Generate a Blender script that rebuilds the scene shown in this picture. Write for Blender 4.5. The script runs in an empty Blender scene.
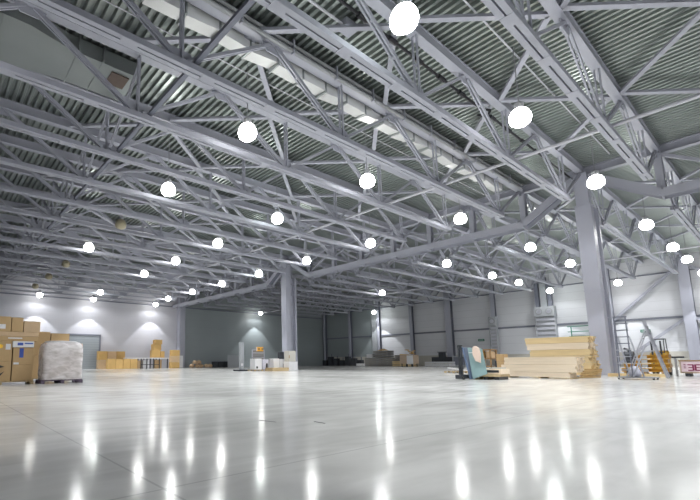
import bpy, math, random
from mathutils import Vector, Matrix
random.seed(7)
S = bpy.context.scene
COL = S.collection

# ------------------------------------------------------------------ materials
def nt(name):
    m = bpy.data.materials.new(name); m.use_nodes = True
    n = m.node_tree; b = n.nodes['Principled BSDF']
    return m, n, b
def mat(name, col, rough=.6, metal=0., noise=0., nscale=4., spec=.5, bump=0., stretch=(1,1,1)):
    m, n, b = nt(name)
    b.inputs['Base Color'].default_value = (*col, 1)
    b.inputs['Roughness'].default_value = rough
    b.inputs['Metallic'].default_value = metal
    b.inputs['Specular IOR Level'].default_value = spec
    tc = n.nodes.new('ShaderNodeTexCoord'); mp = n.nodes.new('ShaderNodeMapping')
    mp.inputs['Scale'].default_value = stretch
    n.links.new(tc.outputs['Object'], mp.inputs['Vector'])
    nz = n.nodes.new('ShaderNodeTexNoise'); nz.inputs['Scale'].default_value = nscale
    nz.inputs['Detail'].default_value = 4
    n.links.new(mp.outputs['Vector'], nz.inputs['Vector'])
    mx = n.nodes.new('ShaderNodeMix'); mx.data_type = 'RGBA'
    mx.inputs['A'].default_value = (*[c*(1-noise) for c in col], 1)
    mx.inputs['B'].default_value = (*[min(1, c*(1+noise)) for c in col], 1)
    n.links.new(nz.outputs['Fac'], mx.inputs['Factor'])
    n.links.new(mx.outputs['Result'], b.inputs['Base Color'])
    if bump:
        bp = n.nodes.new('ShaderNodeBump'); bp.inputs['Strength'].default_value = bump
        bp.inputs['Distance'].default_value = .03
        n.links.new(nz.outputs['Fac'], bp.inputs['Height']); n.links.new(bp.outputs['Normal'], b.inputs['Normal'])
    return m
def mathn(n, op, a, b=None):
    k = n.nodes.new('ShaderNodeMath'); k.operation = op
    for i, v in enumerate((a, b)):
        if v is None: continue
        if isinstance(v, (int, float)): k.inputs[i].default_value = v
        else: n.links.new(v, k.inputs[i])
    return k.outputs[0]
def wall_mat(name, col, seam_h, axis_seam=None, seam_w=.03, dark=.75):
    """sheet-metal cladding: thin horizontal joints, optional vertical joints"""
    m, n, b = nt(name)
    tc = n.nodes.new('ShaderNodeTexCoord'); sp = n.nodes.new('ShaderNodeSeparateXYZ')
    n.links.new(tc.outputs['Object'], sp.inputs[0])
    f = mathn(n, 'LESS_THAN', mathn(n, 'MODULO', sp.outputs['Z'], seam_h), seam_w)
    if axis_seam:
        g = mathn(n, 'LESS_THAN', mathn(n, 'MODULO', mathn(n, 'ADD', sp.outputs[axis_seam[0]], 200.), axis_seam[1]), seam_w)
        f = mathn(n, 'MAXIMUM', f, g)
    nz = n.nodes.new('ShaderNodeTexNoise'); nz.inputs['Scale'].default_value = .35; nz.inputs['Detail'].default_value = 3
    n.links.new(tc.outputs['Object'], nz.inputs['Vector'])
    m0 = n.nodes.new('ShaderNodeMix'); m0.data_type = 'RGBA'
    m0.inputs['A'].default_value = (*[c*.93 for c in col], 1); m0.inputs['B'].default_value = (*[c*1.05 for c in col], 1)
    n.links.new(nz.outputs['Fac'], m0.inputs['Factor'])
    mx = n.nodes.new('ShaderNodeMix'); mx.data_type = 'RGBA'
    n.links.new(f, mx.inputs['Factor']); n.links.new(m0.outputs['Result'], mx.inputs['A'])
    mx.inputs['B'].default_value = (*[c*dark for c in col], 1)
    n.links.new(mx.outputs['Result'], b.inputs['Base Color'])
    b.inputs['Roughness'].default_value = .45
    return m
def floor_mat():
    m, n, b = nt('polished_concrete')
    tc = n.nodes.new('ShaderNodeTexCoord'); sp = n.nodes.new('ShaderNodeSeparateXYZ')
    n.links.new(tc.outputs['Object'], sp.inputs[0])
    def noise(sc, det, vec=None, dist=0):
        z = n.nodes.new('ShaderNodeTexNoise'); z.inputs['Scale'].default_value = sc; z.inputs['Detail'].default_value = det
        z.inputs['Distortion'].default_value = dist
        n.links.new(vec or tc.outputs['Object'], z.inputs['Vector']); return z.outputs['Fac']
    mp = n.nodes.new('ShaderNodeMapping'); mp.inputs['Rotation'].default_value = (0, 0, .5); mp.inputs['Scale'].default_value = (.5, 2., 1)
    n.links.new(tc.outputs['Object'], mp.inputs['Vector'])
    a = noise(.35, 5, None, .6); c = noise(1.4, 6, mp.outputs['Vector'], .8)
    mixf = mathn(n, 'ADD', mathn(n, 'MULTIPLY', a, .6), mathn(n, 'MULTIPLY', c, .4))
    cr = n.nodes.new('ShaderNodeValToRGB')
    cr.color_ramp.elements[0].position = .34; cr.color_ramp.elements[0].color = FLOOR_A
    cr.color_ramp.elements[1].position = .66; cr.color_ramp.elements[1].color = FLOOR_B
    n.links.new(mixf, cr.inputs[0])
    jx = mathn(n, 'LESS_THAN', mathn(n, 'MODULO', mathn(n, 'ADD', sp.outputs['X'], 201.6), 7.), .022)
    jy = mathn(n, 'LESS_THAN', mathn(n, 'MODULO', mathn(n, 'ADD', sp.outputs['Y'], 200.6), 8.14), .022)
    j = mathn(n, 'MULTIPLY', mathn(n, 'MAXIMUM', jx, jy), .35)
    mx = n.nodes.new('ShaderNodeMix'); mx.data_type = 'RGBA'
    n.links.new(j, mx.inputs['Factor']); n.links.new(cr.outputs[0], mx.inputs['A']); mx.inputs['B'].default_value = (.25, .25, .25, 1)
    n.links.new(mx.outputs['Result'], b.inputs['Base Color'])
    r = mathn(n, 'ADD', mathn(n, 'MULTIPLY', c, .10), FLOOR_R)
    n.links.new(r, b.inputs['Roughness'])
    b.inputs['Specular IOR Level'].default_value = FLOOR_SPEC
    w = noise(1.1, 2); w2 = noise(7., 3)
    bp = n.nodes.new('ShaderNodeBump'); bp.inputs['Strength'].default_value = .12; bp.inputs['Distance'].default_value = .012
    n.links.new(mathn(n, 'ADD', w, mathn(n, 'MULTIPLY', w2, .12)), bp.inputs['Height']); n.links.new(bp.outputs['Normal'], b.inputs['Normal'])
    return m
def emit(name, col, st):
    m, n, b = nt(name)
    b.inputs['Base Color'].default_value = (*col, 1)
    b.inputs['Emission Color'].default_value = (*col, 1); b.inputs['Emission Strength'].default_value = st
    return m
FLOOR_A = (.63, .63, .605, 1); FLOOR_B = (.88, .88, .855, 1); FLOOR_R = .095; FLOOR_SPEC = .22
EXPOSURE = -0.92
P_SPOT = 3100.; P_WIDE = 800.; EM = 46.

M = dict(
    steel=mat('grey_steel_paint', (.40, .41, .475), .40, .0, .06, 1.2),
    steel2=mat('grey_column_paint', (.42, .43, .505), .4, .0, .05, .8),
    girt=mat('dark_grey_paint_and_shade', (.19, .20, .25), .5, .0, .05, 1.),  # real paint, and on the girder webs the shade of their recess
    deck=mat('galvanised_deck', (.36, .395, .38), .33, .8, .18, .6, stretch=(1, .3, 1)),
    duct=mat('galvanised_sheet', (.36, .39, .39), .38, .6, .12, .8),
    foil=mat('bright_foil', (.93, .94, .93), .25, .25, .04, 2.),
    pipe_dark=mat('black_pipe', (.03, .03, .035), .3, .3, .1),
    pipe=mat('pale_pipe', (.6, .6, .66), .4, .1, .05),
    housing=mat('lamp_housing', (.35, .36, .38), .5, .3, .05),
    dull=mat('unlit_glass', (.45, .40, .28), .3, 0, .1),
    lamp=emit('lamp_glow', (1., .995, .96), EM), lamp_g=emit('lamp_glow_green', (.93, 1., .95), EM),
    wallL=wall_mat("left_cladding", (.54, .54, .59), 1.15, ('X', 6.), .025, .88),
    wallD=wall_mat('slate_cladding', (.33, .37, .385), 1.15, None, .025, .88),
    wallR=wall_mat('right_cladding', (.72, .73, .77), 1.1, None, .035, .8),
    plinth=mat('beige_plinth', (.55, .53, .48), .6, 0, .06),
    floor=floor_mat(),
    carton=mat('cardboard', (.54, .37, .19), .75, 0, .10, 3.),
    carton2=mat('pale_cardboard', (.62, .45, .28), .75, 0, .10, 3.),
    carton3=mat('orange_cardboard', (.62, .40, .15), .75, 0, .12, 2.),
    tape=mat('packing_tape', (.36, .22, .10), .35, 0, .05),
    white=mat('white_paper', (.8, .8, .82), .6, 0, .03),
    blue=mat('blue_print', (.05, .10, .42), .5, 0, .05),
    black=mat('black_print', (.035, .035, .04), .5, 0, .05),
    yellow=mat('yellow_sticker', (.95, .60, .05), .5, 0, .05),
    pallet=mat('pallet_wood', (.50, .38, .22), .8, 0, .18, 3.),
    pallet_d=mat('dark_pallet', (.13, .10, .15), .7, 0, .1),
    lumber=mat('fresh_lumber', (.88, .74, .57), .7, 0, .13, 1.5, stretch=(4, .5, 4)),
    lumber2=mat('yellow_lumber', (.78, .60, .33), .7, 0, .16, 1.5, stretch=(4, .5, 4)),
    lumber3=mat('lumber_end', (.50, .33, .14), .8, 0, .3, 6.),
    dark=mat('dark_machine', (.05, .055, .065), .5, .2, .1),
    gunit=mat('grey_unit', (.45, .47, .50), .5, .2, .06),
    teal=mat('teal_glass', (.30, .44, .45), .15, .1, .08),
    tealedge=mat('blue_edge', (.12, .17, .27), .4, 0, .05),
    pink=mat('pinkish_paper', (.72, .57, .48), .7, 0, .08),
    rack=mat('yellow_beam', (.62, .34, .04), .45, 0, .1),
    fork=mat('forklift_yellow', (.70, .42, .06), .4, 0, .06),
    alu=mat('aluminium', (.56, .57, .63), .35, .6, .04),
    bag=mat('pale_bag', (.62, .62, .72), .5, 0, .25, 8.),
    greys=mat('grey_sheets', (.27, .26, .25), .7, 0, .12, 1., stretch=(.4, .4, 12)),
    crate=mat('crate_board', (.52, .40, .30), .7, 0, .08),
    banner=mat('pale_pink_banner', (.74, .60, .66), .6, 0, .04),
    maroon=mat('maroon_print', (.24, .02, .09), .5, 0, .05),
    orange=mat('orange_board', (.90, .45, .05), .5, 0, .05),
    green=mat('green_sign', (.02, .17, .11), .4, 0, .05),
    doorm=wall_mat('roller_door', (.30, .33, .36), .35, None, .05, .8),
    red=mat('red_paint', (.45, .06, .06), .5, 0, .1),
    ceil2=mat('rubber', (.03, .03, .03), .7, 0, .1),
)
def film_mat():
    m, n, b = nt('stretch_film')
    b.inputs['Base Color'].default_value = (.92, .90, .92, 1); b.inputs['Roughness'].default_value = .2
    tc = n.nodes.new('ShaderNodeTexCoord'); z = n.nodes.new('ShaderNodeTexNoise'); z.inputs['Scale'].default_value = 2.6
    z.inputs['Detail'].default_value = 4; z.inputs['Distortion'].default_value = .5
    mp = n.nodes.new('ShaderNodeMapping'); mp.inputs['Scale'].default_value = (1, 1, 2.2); mp.inputs['Rotation'].default_value = (0, .35, 0)
    n.links.new(tc.outputs['Object'], mp.inputs['Vector']); n.links.new(mp.outputs['Vector'], z.inputs['Vector'])
    mr = n.nodes.new('ShaderNodeMapRange'); mr.inputs['From Min'].default_value = .3; mr.inputs['From Max'].default_value = .7
    mr.inputs['To Min'].default_value = .38; mr.inputs['To Max'].default_value = .88
    n.links.new(z.outputs['Fac'], mr.inputs['Value']); n.links.new(mr.outputs['Result'], b.inputs['Alpha'])
    bp = n.nodes.new('ShaderNodeBump'); bp.inputs['Strength'].default_value = .5; bp.inputs['Distance'].default_value = .05
    n.links.new(z.outputs['Fac'], bp.inputs['Height']); n.links.new(bp.outputs['Normal'], b.inputs['Normal'])
    return m
M['film'] = film_mat()

# ------------------------------------------------------------------ mesh builder
class MB:
    def __init__(s): s.v = []; s.f = []
    def add(s, vs, fs):
        o = len(s.v); s.v += [tuple(v) for v in vs]; s.f += [[i+o for i in f] for f in fs]; return s
    def box(s, x0, x1, y0, y1, z0, z1):
        return s.add([(x0,y0,z0),(x1,y0,z0),(x1,y1,z0),(x0,y1,z0),(x0,y0,z1),(x1,y0,z1),(x1,y1,z1),(x0,y1,z1)],
              [(0,3,2,1),(4,5,6,7),(0,1,5,4),(1,2,6,5),(2,3,7,6),(3,0,4,7)])
    def cbox(s, c, d):
        return s.box(c[0]-d[0]/2, c[0]+d[0]/2, c[1]-d[1]/2, c[1]+d[1]/2, c[2]-d[2]/2, c[2]+d[2]/2)
    def bar(s, a, b, w, h, side=None, off=(0, 0)):
        """box-section bar from a to b; w across 'side', h across the other way; off shifts (side, other)"""
        a = Vector(a); b = Vector(b); d = (b-a).normalized()
        sd = Vector(side) if side else (d.cross(Vector((0,0,1))) if abs(d.z) < .95 else Vector((0,1,0)))
        sd = (sd - d*sd.dot(d)).normalized(); u = sd.cross(d).normalized()
        if u.z < 0: u = -u
        vs = []
        for p in (a, b):
            for i, j in ((-1,-1),(1,-1),(1,1),(-1,1)):
                vs.append(p + sd*(i*w/2+off[0]) + u*(j*h/2+off[1]))
        return s.add(vs, [(0,1,2,3),(7,6,5,4),(0,4,5,1),(1,5,6,2),(2,6,7,3),(3,7,4,0)])
    def tube(s, a, b, r, n=8, r2=None):
        a = Vector(a); b = Vector(b); d = (b-a).normalized(); r2 = r if r2 is None else r2
        sd = d.orthogonal().normalized(); u = d.cross(sd); vs = []
        for p, q in ((a, r), (b, r2)):
            for i in range(n):
                t = 2*math.pi*i/n; vs.append(p + sd*math.cos(t)*q + u*math.sin(t)*q)
        return s.add(vs, [(i, (i+1)%n, n+(i+1)%n, n+i) for i in range(n)] + [tuple(range(n))[::-1], tuple(range(n, 2*n))])
    def lathe(s, prof, c=(0,0,0), n=16):
        vs = []; 
        for r, z in prof:
            for i in range(n):
                t = 2*math.pi*i/n; vs.append((c[0]+r*math.cos(t), c[1]+r*math.sin(t), c[2]+z))
        fs = []
        for k in range(len(prof)-1):
            for i in range(n): fs.append((k*n+i, k*n+(i+1)%n, (k+1)*n+(i+1)%n, (k+1)*n+i))
        fs += [tuple(range(n))[::-1], tuple(range((len(prof)-1)*n, len(prof)*n))]
        return s.add(vs, fs)
    def prism(s, pts, axis, a, b):
        """polygon pts in the plane normal to axis ('X','Y','Z'), swept from a to b"""
        def P(p, t): return {'X': (t, p[0], p[1]), 'Y': (p[0], t, p[1]), 'Z': (p[0], p[1], t)}[axis]
        n = len(pts); vs = [P(p, a) for p in pts] + [P(p, b) for p in pts]
        return s.add(vs, [tuple(range(n))[::-1], tuple(range(n, 2*n))] + [(i, (i+1)%n, n+(i+1)%n, n+i) for i in range(n)])
    def mesh(s, name, m):
        me = bpy.data.meshes.new(name); me.from_pydata(s.v, [], s.f); me.update()
        import bmesh
        bm = bmesh.new(); bm.from_mesh(me); bmesh.ops.recalc_face_normals(bm, faces=bm.faces); bm.to_mesh(me); bm.free()
        me.materials.append(m if not isinstance(m, str) else M[m]); return me
    def build(s, name, m, parent=None, smooth=False, bevel=0):
        me = s.mesh(name, m); o = bpy.data.objects.new(name, me); COL.objects.link(o)
        if smooth:
            for p in me.polygons: p.use_smooth = True
        if bevel:
            b = o.modifiers.new('Bevel', 'BEVEL'); b.width = bevel; b.segments = 2
        if parent is not None: o.parent = parent
        return o
def tag(o, label=None, cat=None, group=None, kind=None):
    for k, v in (('label', label), ('category', cat), ('group', group), ('kind', kind)):
        if v: o[k] = v
    return o
FX = lambda x: 1.074*x-.1
FY = lambda y: .8602*y-.05
def thing(name, label, cat, loc=(0,0,0), rz=0, group=None, raw=False):
    if not raw and (loc[0] or loc[1]): loc = (1.074*loc[0]+.1106*(loc[2]-.9), .8602*loc[1]+.052*(loc[2]-.9), loc[2])
    o = bpy.data.objects.new(name, None); COL.objects.link(o); o.location = loc; o.rotation_euler = (0, 0, rz)
    o.empty_display_size = .2
    return tag(o, label, cat, group)
def copy_tree(o, parent=None):
    c = o.copy(); COL.objects.link(c)
    if parent is not None: c.parent = parent
    for ch in KIDS(o): copy_tree(ch, c)
    return c
def KIDS(o): return [c for c in bpy.data.objects if c.parent == o]
ORD = ['first','second','third','fourth','fifth','sixth','seventh','eighth','ninth','tenth','eleventh','twelfth','thirteenth',
       'fourteenth','fifteenth','sixteenth','seventeenth','eighteenth','nineteenth']

# ------------------------------------------------------------------ layout (metres; x along the trusses, y along the column lines)
XW, YW = 68., 63.4          # right and left wall planes
XB, YB = -12., -9.         # walls behind the camera
ZB, ZT = 9.9, 12.9          # truss bottom and roof deck
XG = 31.9                   # column and girder line
P = 3.47; TY = [.3 + P*k for k in range(18)]    # truss lines
YC = [7.24, 35.0, 62.76]

# ------------------------------------------------------------------ shell
def struct(o): o['kind'] = 'structure'; return o
struct(MB().box(XB-.3, XW+.3, YB-.3, YW+.3, -.3, 0).build('floor', 'floor'))
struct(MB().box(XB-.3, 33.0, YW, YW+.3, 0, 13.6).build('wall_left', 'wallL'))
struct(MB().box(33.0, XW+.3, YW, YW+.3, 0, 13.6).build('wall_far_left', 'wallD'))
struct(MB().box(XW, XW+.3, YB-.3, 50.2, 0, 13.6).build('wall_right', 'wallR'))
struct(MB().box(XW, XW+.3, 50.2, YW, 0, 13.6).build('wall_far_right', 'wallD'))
struct(MB().box(XB-.3, XB, YB-.3, YW, 0, 13.6).build('wall_back', 'wallL'))
struct(MB().box(XB, XW, YB-.3, YB, 0, 13.6).build('wall_front', 'wallR'))
dk = MB(); pitch = .30; x = XB; vs = []; t = .006
prof = []
while x < XW:
    prof += [(x, ZT), (x+.11, ZT), (x+.15, ZT+.14), (x+.26, ZT+.14)]; x += pitch
n = len(prof)
vs = [(p[0], YB, p[1]) for p in prof] + [(p[0], YW, p[1]) for p in prof]
dk.add(vs, [(i, i+1, n+i+1, n+i) for i in range(n-1)])
dk.box(XB-.3, XW+.3, YB-.3, YW+.3, ZT+.2, ZT+.4)
struct(dk.build('ceiling', 'deck'))
struct(MB().box(XW-.12, XW, YB, YW, 0, 1.75).build('baseboard_right', 'plinth'))

# ------------------------------------------------------------------ roof trusses
def chord(zlo, h, w, x0, x1, gap=.05, plates=2.6):
    m = MB()
    ww = (w-gap)/2
    for s in (-1, 1): m.box(x0, x1, s*gap/2 if s > 0 else -gap/2-ww, gap/2+ww if s > 0 else -gap/2, zlo, zlo+h)
    x = x0+.4
    while x < x1-.6:
        m.box(x, x+.5, -w/2+.01, w/2-.01, zlo-.012, zlo+h+.012); x += plates
    return m
def topchord(x0, x1):
    m = MB()
    m.box(x0, x1, -.17, .17, ZT-.44, ZT-.41); m.box(x0, x1, -.17, .17, ZT-.03, ZT)
    for s in (-1, 1): m.box(x0, x1, s*.10-.03, s*.10+.03, ZT-.41, ZT-.03)
    return m
def dbl(a, b, w, th, gap, side=(0,1,0)):
    m = MB()
    for s in (-1, 1): m.bar(a, b, th, w, side, (s*(gap+th)/2, 0))
    a = Vector(a); b = Vector(b); L = (b-a).length; k = max(2, int(L/1.3))
    for i in range(1, k):
        p = a.lerp(b, i/k); q = a.lerp(b, i/k+.1/L); m.bar(p, q, gap+th, w*.8, side)
    return m
def gusset(x, z, up, sx=.55, h=.42):
    m = MB(); s = 1 if up else -1
    pts = [(x-sx, z), (x+sx, z), (x+sx*.55, z+s*h), (x-sx*.55, z+s*h)]
    return m.prism(pts, 'Y', -.022, .022)
def make_truss(label, bots, tops, x0, x1, ends, group):
    t = thing('roof_truss', label, 'roof truss', (0, 0, 0), 0, group)
    b0, b1 = bots[0]-(.4), bots[-1]+.4
    zb = ZB+.17; zt = ZT-.44
    topchord(x0, x1).build('top_chord', 'steel', t)
    chord(ZB, .19, .36, b0, b1).build('bottom_chord', 'steel', t)
    for b in bots:
        dbl((b, 0, zb), (b, 0, zt), .07, .06, .10).build('vertical_post', 'steel', t)
        gusset(b, zb, True).build('gusset_plate', 'steel', t)
        for tp in tops:
            if abs(tp-b) < 4.2:
                s = 1 if tp > b else -1
                dbl((b+s*.18, 0, zb+.1), (tp-s*.12, 0, zt), .15 if s < 0 else .11, .06, .06).build('diagonal', 'steel', t)
    for tp in tops: gusset(tp, zt, False, .5, .3).build('gusset_plate', 'steel', t)
    return t
bots1 = [-2.0+7.45*k for k in range(5)]; tops1 = [-5.73+7.45*k for k in range(6)]
bots1 = [-9.45] + bots1
bots2 = [35.6+6.66*k for k in range(5)]; tops2 = [32.4, 38.95, 45.6, 52.3, 58.95, 65.6]
trA = make_truss(None, bots1, tops1, XB+.05, XG-.22, None, 'long roof trusses of the near bay, between camera and columns')
trB = make_truss(None, bots2, tops2, XG+.22, XW-.05, None, 'long roof trusses of the far bay, behind the girder')
for root, bay in ((trA, 'near'), (trB, 'far')):
    for k, y in enumerate(TY):
        o = root if k == 0 else copy_tree(root)
        o.location = (0, y, 0)
        if bay == 'near':
            lab = {0: 'grey roof truss of the near bay just outside the right edge overhead', 1: 'widest grey roof truss, crossing the top right corner of the near roof',
                   2: 'grey roof truss meeting the near column head, two panels from the top right corner',
                   3: 'grey roof truss of the near bay with the bright foil-faced duct along it',
                   4: 'grey roof truss of the near bay, first one left of the bright duct'}.get(k,
                   'grey roof truss of the near bay, %s one left of the bright duct' % ORD[k-4])
        else:
            lab = 'grey roof truss of the far bay behind the girder, %s counted from the right' % ORD[k]
        o['label'] = lab

# ------------------------------------------------------------------ girder line: columns + girders with raised ends at the columns
def make_column(label, y, h=10.35):
    c = thing('steel_column', label, 'column', (XG, y, 0), raw=True)
    MB().box(-.80, -.15, -.40, .40, 0, h).build('front_limb', 'steel2', c)
    m = MB().box(-.15, .62, -.05, .05, 0, h)
    for k in range(8): m.box(-.15, .62, -.30, .30, .9+1.25*k, .93+1.25*k)
    m.build('web_plate', 'steel2', c)
    MB().box(.62, .80, -.40, .40, 0, h).build('rear_limb', 'steel2', c)
    m = MB().box(-.86, .86, -.46, .46, 0, .03)
    m.build('base_plate', 'steel2', c)
    MB().box(-.72, -.2, -.33, .33, h, ZT-.5).build('column_head', 'steel2', c)
    MB().box(-.2, .3, -.04, .04, h, ZT-.5).build('column_head', 'steel2', c)
    m = MB().box(-.82, -.13, -.42, .42, 4.95, 5.02).box(-.82, -.13, -.42, .42, h-.1, h); m.build('collar_band', 'steel2', c)
    return c
make_column('tall grey steel column on the right, standing behind the lumber stacks', YC[0])
make_column('distant grey steel column left of centre, boxes at its foot', YC[1])
pil = thing('steel_column', 'grey steel pilaster against the left wall, beneath the girder end', 'column', (33.0, YW-.9, 0), raw=True)
MB().box(-.55, .45, -.1, .88, 0, ZT-.5).build('shaft', 'steel2', pil)
MB().box(-.62, .52, -.16, .88, 0, .05).build('base_plate', 'steel2', pil)

def make_girder(label, ya, yb, ka, kb):
    """bottom chord low between the knees, rising to the column heads where ka / kb is set"""
    g = thing('roof_girder', label, 'girder', (XG, 0, 0), raw=True)
    la = ya+P-.05 if ka else ya; lb = yb-P+.05 if kb else yb
    m = MB().box(-.21, .21, ya, yb, ZT-.5, ZT-.46).box(-.21, .21, ya, yb, ZT-.04, ZT).box(-.03, .03, ya, yb, ZT-.46, ZT-.04)
    m.build('top_chord', 'steel', g)
    # H section lying on its side: two flanges with a recessed web
    m = MB()
    for s in (-1, 1): m.box(s*.42-.02, s*.42+.02, la, lb, ZB-.05, ZB+.42)
    m.build('bottom_chord', 'steel', g)
    MB().box(-.40, .40, la, lb, ZB+.22, ZB+.25).build('web_plate', 'girt', g)  # dark colour stands in for shade inside the deep recess
    ys = [y for y in TY if la-.1 <= y <= lb+.1]
    for i, y in enumerate(ys):
        m = MB().box(-.22, -.18, y-.17, y+.17, ZB+.4, ZT-.5).box(.18, .22, y-.17, y+.17, ZB+.4, ZT-.5).box(-.18, .18, y-.02, y+.02, ZB+.4, ZT-.5)
        m.build('vertical_post', 'steel', g)
        MB().box(-.45, .45, y-.03, y+.03, ZB-.06, ZB+.44).build('stiffener', 'steel', g)
    for i in range(len(ys)-1):
        up = i % 2 == 0
        a = (0, ys[i]+.1, ZB+.45 if up else ZT-.5); b = (0, ys[i+1]-.1, ZT-.5 if up else ZB+.45)
        MB().bar(a, b, .22, .16, (1,0,0)).build('diagonal', 'steel', g)
    for k, y0, y1 in ((ka, ya+.35, la), (kb, yb-.35, lb)):
        if k:
            m = MB()
            for s in (-1, 1): m.bar((0, y1, ZB+.2), (0, y0, ZT-.75), .04, .46, (1,0,0), (s*.42, 0))
            m.build('raised_end', 'steel', g)
            MB().bar((0, y1, ZB+.2), (0, y0, ZT-.75), .80, .03, (1,0,0), (0, .05)).build('raised_web', 'girt', g)  # recess shade coloured onto the raised web as well
    return g
make_girder('grey roof girder at the top right edge, starting right of the near column', -6.6, YC[0]-.05, False, True)
make_girder('long grey roof girder running between the near and the distant column', YC[0]+.05, YC[1]-.05, True, True)
make_girder('distant roof girder from the far column to the left wall', YC[1]+.05, YW-.2, True, False)

# ------------------------------------------------------------------ struts, bracing, pipes
tag(MB().bar((5.95, -6, 10.28), (5.95, YW-.1, 10.28), .16, .12).build('roof_strut', 'girt'), 'dark grey strut running across the truss bottoms at the far left', 'strut')
m = MB().tube((21.1, -6, 10.24), (21.1, YW-.1, 10.24), .075, 10)
tag(m.build('roof_pipe', 'pipe', smooth=False), 'pale round pipe running across the truss bottoms before the near column', 'pipe')
tag(MB().tube((50.4, 1, 10.24), (50.4, YW-.1, 10.24), .07, 8).build('roof_pipe', 'pipe'), 'round pipe across the far bay trusses behind the girder', 'pipe')
def xpanel(x, ya, yb, parent):
    dbl((x, ya+.2, ZB+.3), (x, yb-.2, ZT-.6), .08, .04, .03, (1,0,0)).build('brace', 'steel', parent)
    dbl((x+.09, yb-.2, ZB+.3), (x+.09, ya+.2, ZT-.6), .08, .04, .03, (1,0,0)).build('brace', 'steel', parent)
for k in range(4, 17):
    t = thing('cross_bracing', 'X-shaped steel bracing by the dark left strut, %s set from the camera' % ORD[k-4], 'bracing', (0,0,0), 0, 'cross bracing along the left strut')
    xpanel(5.45, TY[k], TY[k+1], t)
for k in range(0, 17):
    near = k % 2 == 0
    t = thing('roof_bracing', 'zigzag flat bracing under the roof deck, %s truss gap from the right' % ORD[k], 'bracing', (0,0,0), 0, 'zigzag bracing under the deck')
    ya, yb = TY[k]+.2, TY[k+1]-.2
    odd = (k % 2 == 1)      # gap 1 is between the widest truss and the one at the column head
    for q in range(7):
        xa = 15.8+7.45*(q-1) if odd else 19.5+7.45*(q-1)     # node on the ya truss
        for dx in (-3.7, 3.7):
            xb = xa+dx
            if (-1 < xb < 30.5 and -1 < xa < 30.5) or (k < 9 and 33 < xb < 66 and 33 < xa < 66):
                MB().bar((xa, ya, ZT-.36), (xb, yb, ZT-.36), .2, .12).build('brace', 'steel', t)

# black heating pipe with couplings
t = thing('heating_pipe', 'glossy black pipe with couplings hung beneath the deck near the top', 'pipe', (0, 8.38, 12.42))
pts = [(2, 0, 0), (17.2, 0, 0), (17.9, -.1, -.1), (18.3, -.3, -.12), (18.4, -.1, -.3), (18.0, .15, -.25)]
m = MB()
for a, b in zip(pts, pts[1:]): m.tube(a, b, .055, 8)
m.build('pipe_run', 'pipe_dark', t)
for k in range(9): MB().tube((2.4+1.7*k, 0, 0), (2.85+1.7*k, 0, 0), .10, 8).build('coupling', 'pipe_dark', t)
t = thing('heating_pipe', 'glossy black pipe with couplings continuing towards the near column head', 'pipe', (0, 8.38, 12.42))
MB().tube((19.2, 0, 0), (30.2, 0, 0), .055, 8).build('pipe_run', 'pipe_dark', t)
for k in range(5): MB().tube((19.+1.8*k, 0, 0), (19.45+1.8*k, 0, 0), .09, 8).build('coupling', 'pipe_dark', t)
# conduit + box
t = thing('conduit', 'thin pale conduit ending in a small grey junction box under the deck', 'conduit', (0, 9.3, 12.7))
MB().tube((1, 0, 0), (9.4, 0, 0), .05, 6).build('tube', 'pipe', t)
MB().box(9.3, 9.9, -.22, .22, -.12, .14).build('junction_box', 'steel', t)
tag(MB().tube((3, 5.55, 12.78), (30.5, 5.55, 12.78), .03, 6).build('conduit', 'pipe'), 'thin cable conduit under the deck, right of the lamp at top', 'conduit')
for i, y in enumerate((12.6, 14.5)):
    t = thing('conduit', ['thin wire conduit under the deck left of the bright duct', 'thin conduit under the deck beside the large air duct'][i], 'conduit')
    MB().tube((-6, y, 12.6), (30.5, y, 12.6), .025, 6).build('tube', 'pipe', t)

# bright foil duct beside the fourth truss, with black rail pair
t = thing('insulated_duct', 'bright foil-faced duct in short panels running beside a roof truss', 'duct', (0, 12.42, 12.32))
x = 3.2; i = 0
while x < 41:
    if not (30.0 < x+2.4 and x < 31.1):
        tilt = random.uniform(-.09, .09)
        m = MB().add([(x, -.28, -.17+tilt), (x+1.24, -.28, -.17-tilt), (x+1.24, .28, -.10-tilt), (x, .28, -.10+tilt),
                      (x, -.28, .30), (x+1.24, -.28, .30), (x+1.24, .28, .30), (x, .28, .30)],
                     [(0,3,2,1),(4,5,6,7),(0,1,5,4),(1,2,6,5),(2,3,7,6),(3,0,4,7)])
        m.build('duct_panel', 'foil', t)
        MB().box(x+1.25, x+1.31, -.31, .31, -.2, .32).build('flange', 'duct', t)
    x += 1.32; i += 1
t = thing('service_pipes', 'pair of dark pipes running beside the bright foil duct', 'pipe', (0, 11.42, 12.45))
for dy, dz, r in ((0, 0, .085), (.0, .26, .06)): MB().tube((-2, dy, dz), (29.8, dy, dz), r, 8).build('pipe_run', 'housing', t)
for k in range(13): MB().box(-1+2.4*k, -.92+2.4*k, -.1, .04, -.14, .44).build('hanger', 'steel', t)

# large air duct, top left
t = thing('air_duct', 'large galvanised air duct with a square grille in the top left corner', 'duct', (0, 18.0, 12.25))
MB().prism([(-8, -1.35), (.6, -1.35), (1.9, -1.0), (4.5, -1.0), (4.5, 1.0), (1.9, 1.0), (.6, 1.22), (-8, 1.22)], 'Z', 0, .6).build('duct_body', 'duct', t)
for xx in (-5, -2.6, -.2, 2.2, 3.1): MB().box(xx, xx+.05, -1.2 if xx > 1.5 else -1.4, 1.05 if xx > 1.5 else 1.26, -.03, .6).build('flange', 'duct', t)
m = MB().box(3.55, 4.25, -.75, .05, -.05, -.01); m.build('grille', mat('brown_grille', (.16, .12, .10), .7, 0, .2), t)

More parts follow.
